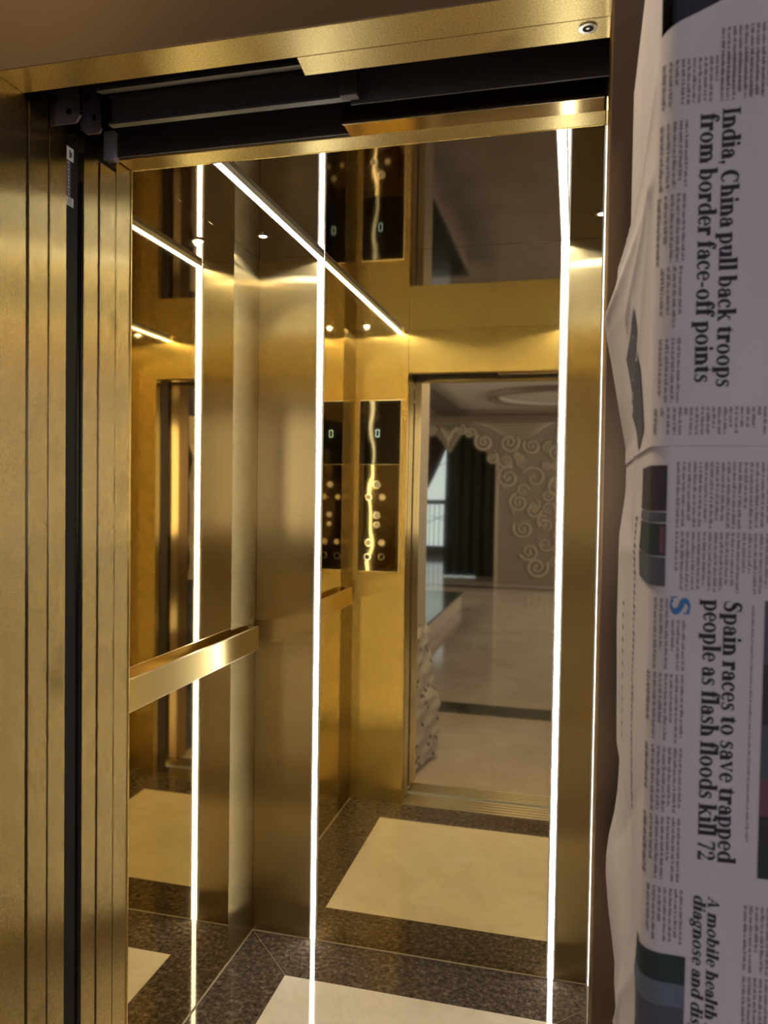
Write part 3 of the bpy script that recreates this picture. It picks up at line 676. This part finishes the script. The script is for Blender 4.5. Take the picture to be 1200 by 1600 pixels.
G['a'] = (54, arcs((21, 15, 18, 16), (24, 15, 9, 11), 70, 330)+[R_(20, 26, 34, 31)]+stem(31, 4, 36)+arcs((27, 34, 19, 17), (24, 33, 8, 13), 0, 160)+dot(13, 38, 7.5)+[R_(31, 0, 54, 5)])
bowl = arcs((27, 25, 25, 26), (30, 25, 13, 21.5), 40, 320)
G['d'] = (62, bowl+stem(40, 0, 74)+head(40, 74)+[R_(40, 0, 62, 4.5)])
G['b'] = (60, [[(60-x, y) for x, y in q] for q in bowl]+stem(6, 2, 74)+head(6, 74))
G['p'] = (61, [[(61-x, y) for x, y in q] for q in bowl]+stem(7, -16, 50)+head(7, 50)+[R_(-1, -17, 31, -13)])
G['g'] = (56, arcs((25, 30, 21, 20), (25, 30, 10, 16), 0, 360)+arcs((26, -8, 24, 14), (26, -8, 12, 9), 0, 360)+[R_(40, 43, 54, 50), R_(12, 4, 40, 12)])
sS = arcs((24, 36.5, 19, 14.5), (26, 37.5, 10, 9), 35, 270)+arcs((22, 14, 20, 15), (20, 12.5, 10, 9.5), -145, 90)+[[(14, 33), (30, 19), (40, 22), (24, 36)]]
G['s'] = (46, sS+[R_(36, 35, 40, 50), R_(3, 0, 7, 15)])
G['S'] = (62, [[(x*1.35, y*1.42) for x, y in q] for q in sS]+[R_(50, 48, 54, 71), R_(4, 0, 8, 23)])
G['t'] = (39, stem(10, 6, 52)+[[(10, 50), (25, 50), (25, 64), (20, 60)], R_(1, 45, 36, 50)]+arcs((25, 12, 15, 13), (28, 12, 4, 8), 180, 330))
G['f'] = (38, stem(9, 0, 60)+foot(16, 33)+[R_(1, 45, 36, 50)]+arcs((28, 58, 19, 18), (29, 58, 5, 13), 40, 180)+dot(38, 66, 7.5))
G['k'] = (64, stem(8, 0, 74)+foot(15, 29)+head(8, 74)+[[(22, 20), (27, 17), (52, 47), (46, 49)], [(27, 30), (35, 38), (62, 2), (46, 2)], R_(38, 45.5, 60, 50), R_(40, 0, 66, 4.5)])
G['v'] = (58, [[(4, 48), (21, 48), (36, 8), (29, 0)], [(46, 48), (52, 48), (34, 0), (28, 0)], R_(0, 45.5, 26, 50), R_(38, 45.5, 58, 50)])
G['I'] = (37, stem(10, 0, 70, 17)+[R_(1, 0, 36, 5), R_(1, 65, 36, 70)])
G['C'] = (72, arcs((37, 35, 35, 36), (41, 35, 21, 31), 45, 318)+[R_(60, 46, 65, 70)])
G['A'] = (74, [[(6, 2), (11, 2), (36, 70), (31, 70)], [(29, 70), (40, 70), (66, 2), (48, 2)], R_(18, 22, 50, 27), R_(0, 0, 22, 4.5), R_(42, 0, 74, 4.5)])
G['7'] = (52, [R_(4, 61, 49, 70), [(38, 62), (49, 66), (27, 0), (13, 0)], R_(4, 50, 8, 66)])
G['2'] = (54, arcs((25, 50, 23, 21), (22, 50, 11, 17), -30, 165)+[[(44, 40), (35, 36), (4, 8), (16, 8)], R_(4, 0, 49, 11)]+dot(10, 52, 8)+[R_(45, 4, 49, 20)])
G[','] = (28, dot(13, 7, 8)+[[(12, 2), (21, 6), (14, -13), (8, -14)]])
G['-'] = (36, [R_(5, 18, 31, 26)])
def headline(mb, text, base, z_start, z_end, unit, off, mat=INK, slant=0.0):
    """text runs downwards (towards -z), tops of the letters towards +x"""
    adv = 0; out = []
    for ch in text:
        if ch == ' ': adv += 24; continue
        w, polys = G[ch]
        for q in polys: out.append([(x+adv+slant*y, y) for x, y in q])
        adv += w+1.5
    k = (z_start-z_end)/adv
    for q in out:
        pts = [wrap(base+y*unit, z_start-x*k, off) for x, y in q]
        mb.face(pts, mat)
def small_print(mb, x0, x1, z0, z1, off, pitch=0.0032, col=2, size=0.0014):
    """columns of small print: each line runs down z, the lines stack along x; every word is a row of letter ticks"""
    x = x1-size
    while x > x0:
        z = z1; zend = z0+random.choice([0, 0, 0, 0.004, 0.012])
        while z > zend:
            L = random.randint(2, 8)
            for k in range(L):
                if z < zend: break
                hgt = size*random.choice([0.75, 0.8, 1.0, 1.25]); lw = 0.00055*random.uniform(0.8, 1.3)
                a, b_ = s_of_x(x), s_of_x(x+hgt)
                mb.face([wrap(a, z, off), wrap(b_, z, off), wrap(b_, z-lw, off), wrap(a, z-lw, off)], col)
                z -= lw+0.00028
            z -= 0.0008
        x -= pitch
def frange(a, b, n): return [a+(b-a)*i/n for i in range(n+1)]
side = frange(0.012+S0-0.31, S0-0.002, 60); corner = frange(S0, XC, 8); front = frange(XC+0.006, 0.42, 40)
S_LIST = side + corner + front

# lower sheet
nm = MB(); nm.keep = True
sheet_grid(nm, S_LIST, lambda s: 0.95, lambda s: 1.505, 120, 0.0)
o_ = 0.00035
headline(nm, 'Spain races to save trapped', 0.0907, 1.3925, 1.2305, 0.000141, o_)
headline(nm, 'people as flash floods kill 72', 0.0792, 1.3925, 1.2305, 0.000141, o_)
headline(nm, 'A mobile health station', 0.0858, 1.209, 1.095, 0.000095, o_, slant=0.22)
headline(nm, 'diagnose and dispense', 0.0776, 1.209, 1.098, 0.000095, o_, slant=0.22)
# drop capital S, half blue half grey
for q in G['S'][1]: nm.face([wrap(s_of_x(0.0598+y*0.000160), 1.3945-x*0.000215, o_*1.4) for x, y in q], 3)
for x0, x1, z0, z1 in ((0.061, 0.140, 1.437, 1.477), (0.061, 0.140, 1.398, 1.434), (0.0475, 0.0585, 1.348, 1.392), (0.059, 0.0685, 1.348, 1.379), (0.0475, 0.0685, 1.302, 1.345), (0.0475, 0.0685, 1.258, 1.299), (0.0475, 0.0685, 1.215, 1.255),
                       (0.0475, 0.071, 1.176, 1.210), (0.104, 0.140, 1.165, 1.206), (0.104, 0.140, 1.121, 1.162), (0.104, 0.140, 1.08, 1.118), (0.140, 0.18, 1.165, 1.206)):
    small_print(nm, x0, x1, z0, z1, o_)
small_print(nm, 0.1045, 0.1075, 1.245, 1.390, o_, size=0.0010)
# pictures: the strip at the corner, the photo right of the headline, the photo at the foot
for z0, z1, mt in ((1.4465, 1.475, 4), (1.4395, 1.4455, 5), (1.4185, 1.4385, 7), (1.3995, 1.4175, 5)):
    patch(nm, S0-0.055, s_of_x(0.0562), z0, z1, mt, o_+0.0004, 30, 2)
patch(nm, s_of_x(0.0530), s_of_x(0.0558), 1.420, 1.437, 6, o_+0.0008, 6, 2)
for z0, z1, mt in ((1.355, 1.3935, 5), (1.318, 1.355, 4), (1.285, 1.318, 5), (1.262, 1.285, 6), (1.245, 1.262, 4), (1.2235, 1.245, 7)): patch(nm, 0.1135, 0.19, z0, z1, mt, o_, 4, 2)
for z0, z1, mt in ((1.150, 1.168, 7), (1.135, 1.150, 8), (1.112, 1.135, 5), (1.06, 1.112, 4)): patch(nm, S0-0.012, 0.0735, z0, z1, mt, o_+0.0003, 30, 2)
# print on the folded side: a faint line of captions and a dark picture sliver
for k in range(44):
    z = 1.44-k*0.0052; patch(nm, S0-0.105, S0-0.090-0.01*random.random(), z, z-0.0030, 2, o_, 2, 1)
for k in range(12):
    z = 1.36-k*0.011; patch(nm, S0-0.215, S0-0.205, z, z-0.004, 2, o_, 1, 1)
o = nm.build('newspaper', NEWS)
tag(o, 'newspaper sheet with a headline about Spain, wrapped round the wall end', 'newspaper', 'newspaper sheets wrapped on the wall end')
# upper sheet
nm = MB(); nm.keep = True; OF = 0.0011
sheet_grid(nm, S_LIST, lambda s: 1.487, lambda s: 1.86 if s < S0+0.004 else 1.742+0.40*(s-0.049), 110, OF)
o_ = OF+0.00035
headline(nm, 'India, China pull back troops', 0.0826, 1.690, 1.522, 0.000141, o_)
headline(nm, 'from border face-off points', 0.0702, 1.688, 1.525, 0.000141, o_)
for x0, x1, z0, z1 in ((0.0475, 0.063, 1.645, 1.685), (0.0475, 0.0625, 1.600, 1.641), (0.0475, 0.0615, 1.556, 1.597), (0.0475, 0.0615, 1.514, 1.553), (0.0475, 0.140, 1.494, 1.5105), (0.0475, 0.105, 1.695, 1.722), (0.080, 0.140, 1.697, 1.738), (0.116, 0.140, 1.60, 1.68), (0.116, 0.140, 1.525, 1.595)):
    small_print(nm, x0, x1, z0, z1, o_)
patch(nm, 0.1125, 0.1132, 1.532, 1.69, 2, o_, 1, 6)
# dark picture showing on the folded side
vs = []
for j in range(25):
    q = j/24; z = 1.600-0.098*q; a = 0.10-0.055*q; b_ = a+0.012+0.075*min(1, 6*q)*(1-0.55*q)
    for i in range(7): vs.append(wrap(S0-b_+(b_-a)*i/6, z-0.012*(1-i/6.0), o_+0.0004))
nm.raw(vs, [(j*7+i, j*7+i+1, (j+1)*7+i+1, (j+1)*7+i) for j in range(24) for i in range(6)], 5, True)
o = nm.build('newspaper', NEWS)
tag(o, 'newspaper sheet with a headline about India and China, wrapped round the wall end', 'newspaper', 'newspaper sheets wrapped on the wall end')
# crumpled newspaper low on the left wall end, seen in the mirror
nm = MB(); nm.keep = True
vs = []; nz, ny = 40, 14
for j in range(nz+1):
    z = 0.03+0.72*j/nz
    for i in range(ny+1):
        q = i/ny
        edge = 0.075 if z < 0.36 else 0.045*max(0, 1-(z-0.36)/0.4)+0.012*(math.sin(z*40) > 0)
        x = -0.768+edge*(1-q)**1.2+0.006*math.sin(z*47+q*9)+0.004*math.sin(z*91)
        vs.append((x, 0.51+0.33*q, z))
w = ny+1
nm.raw(vs, [(j*w+i, j*w+i+1, (j+1)*w+i+1, (j+1)*w+i) for j in range(nz) for i in range(ny)], 0, True)
b0 = [i for i in range(len(nm.f))]
for i in b0:
    if random.random() < 0.07: nm.m[i] = 2
o = nm.build('newspaper', NEWS)
tag(o, 'crumpled newspaper low on the left wall end, seen in the mirror', 'newspaper')
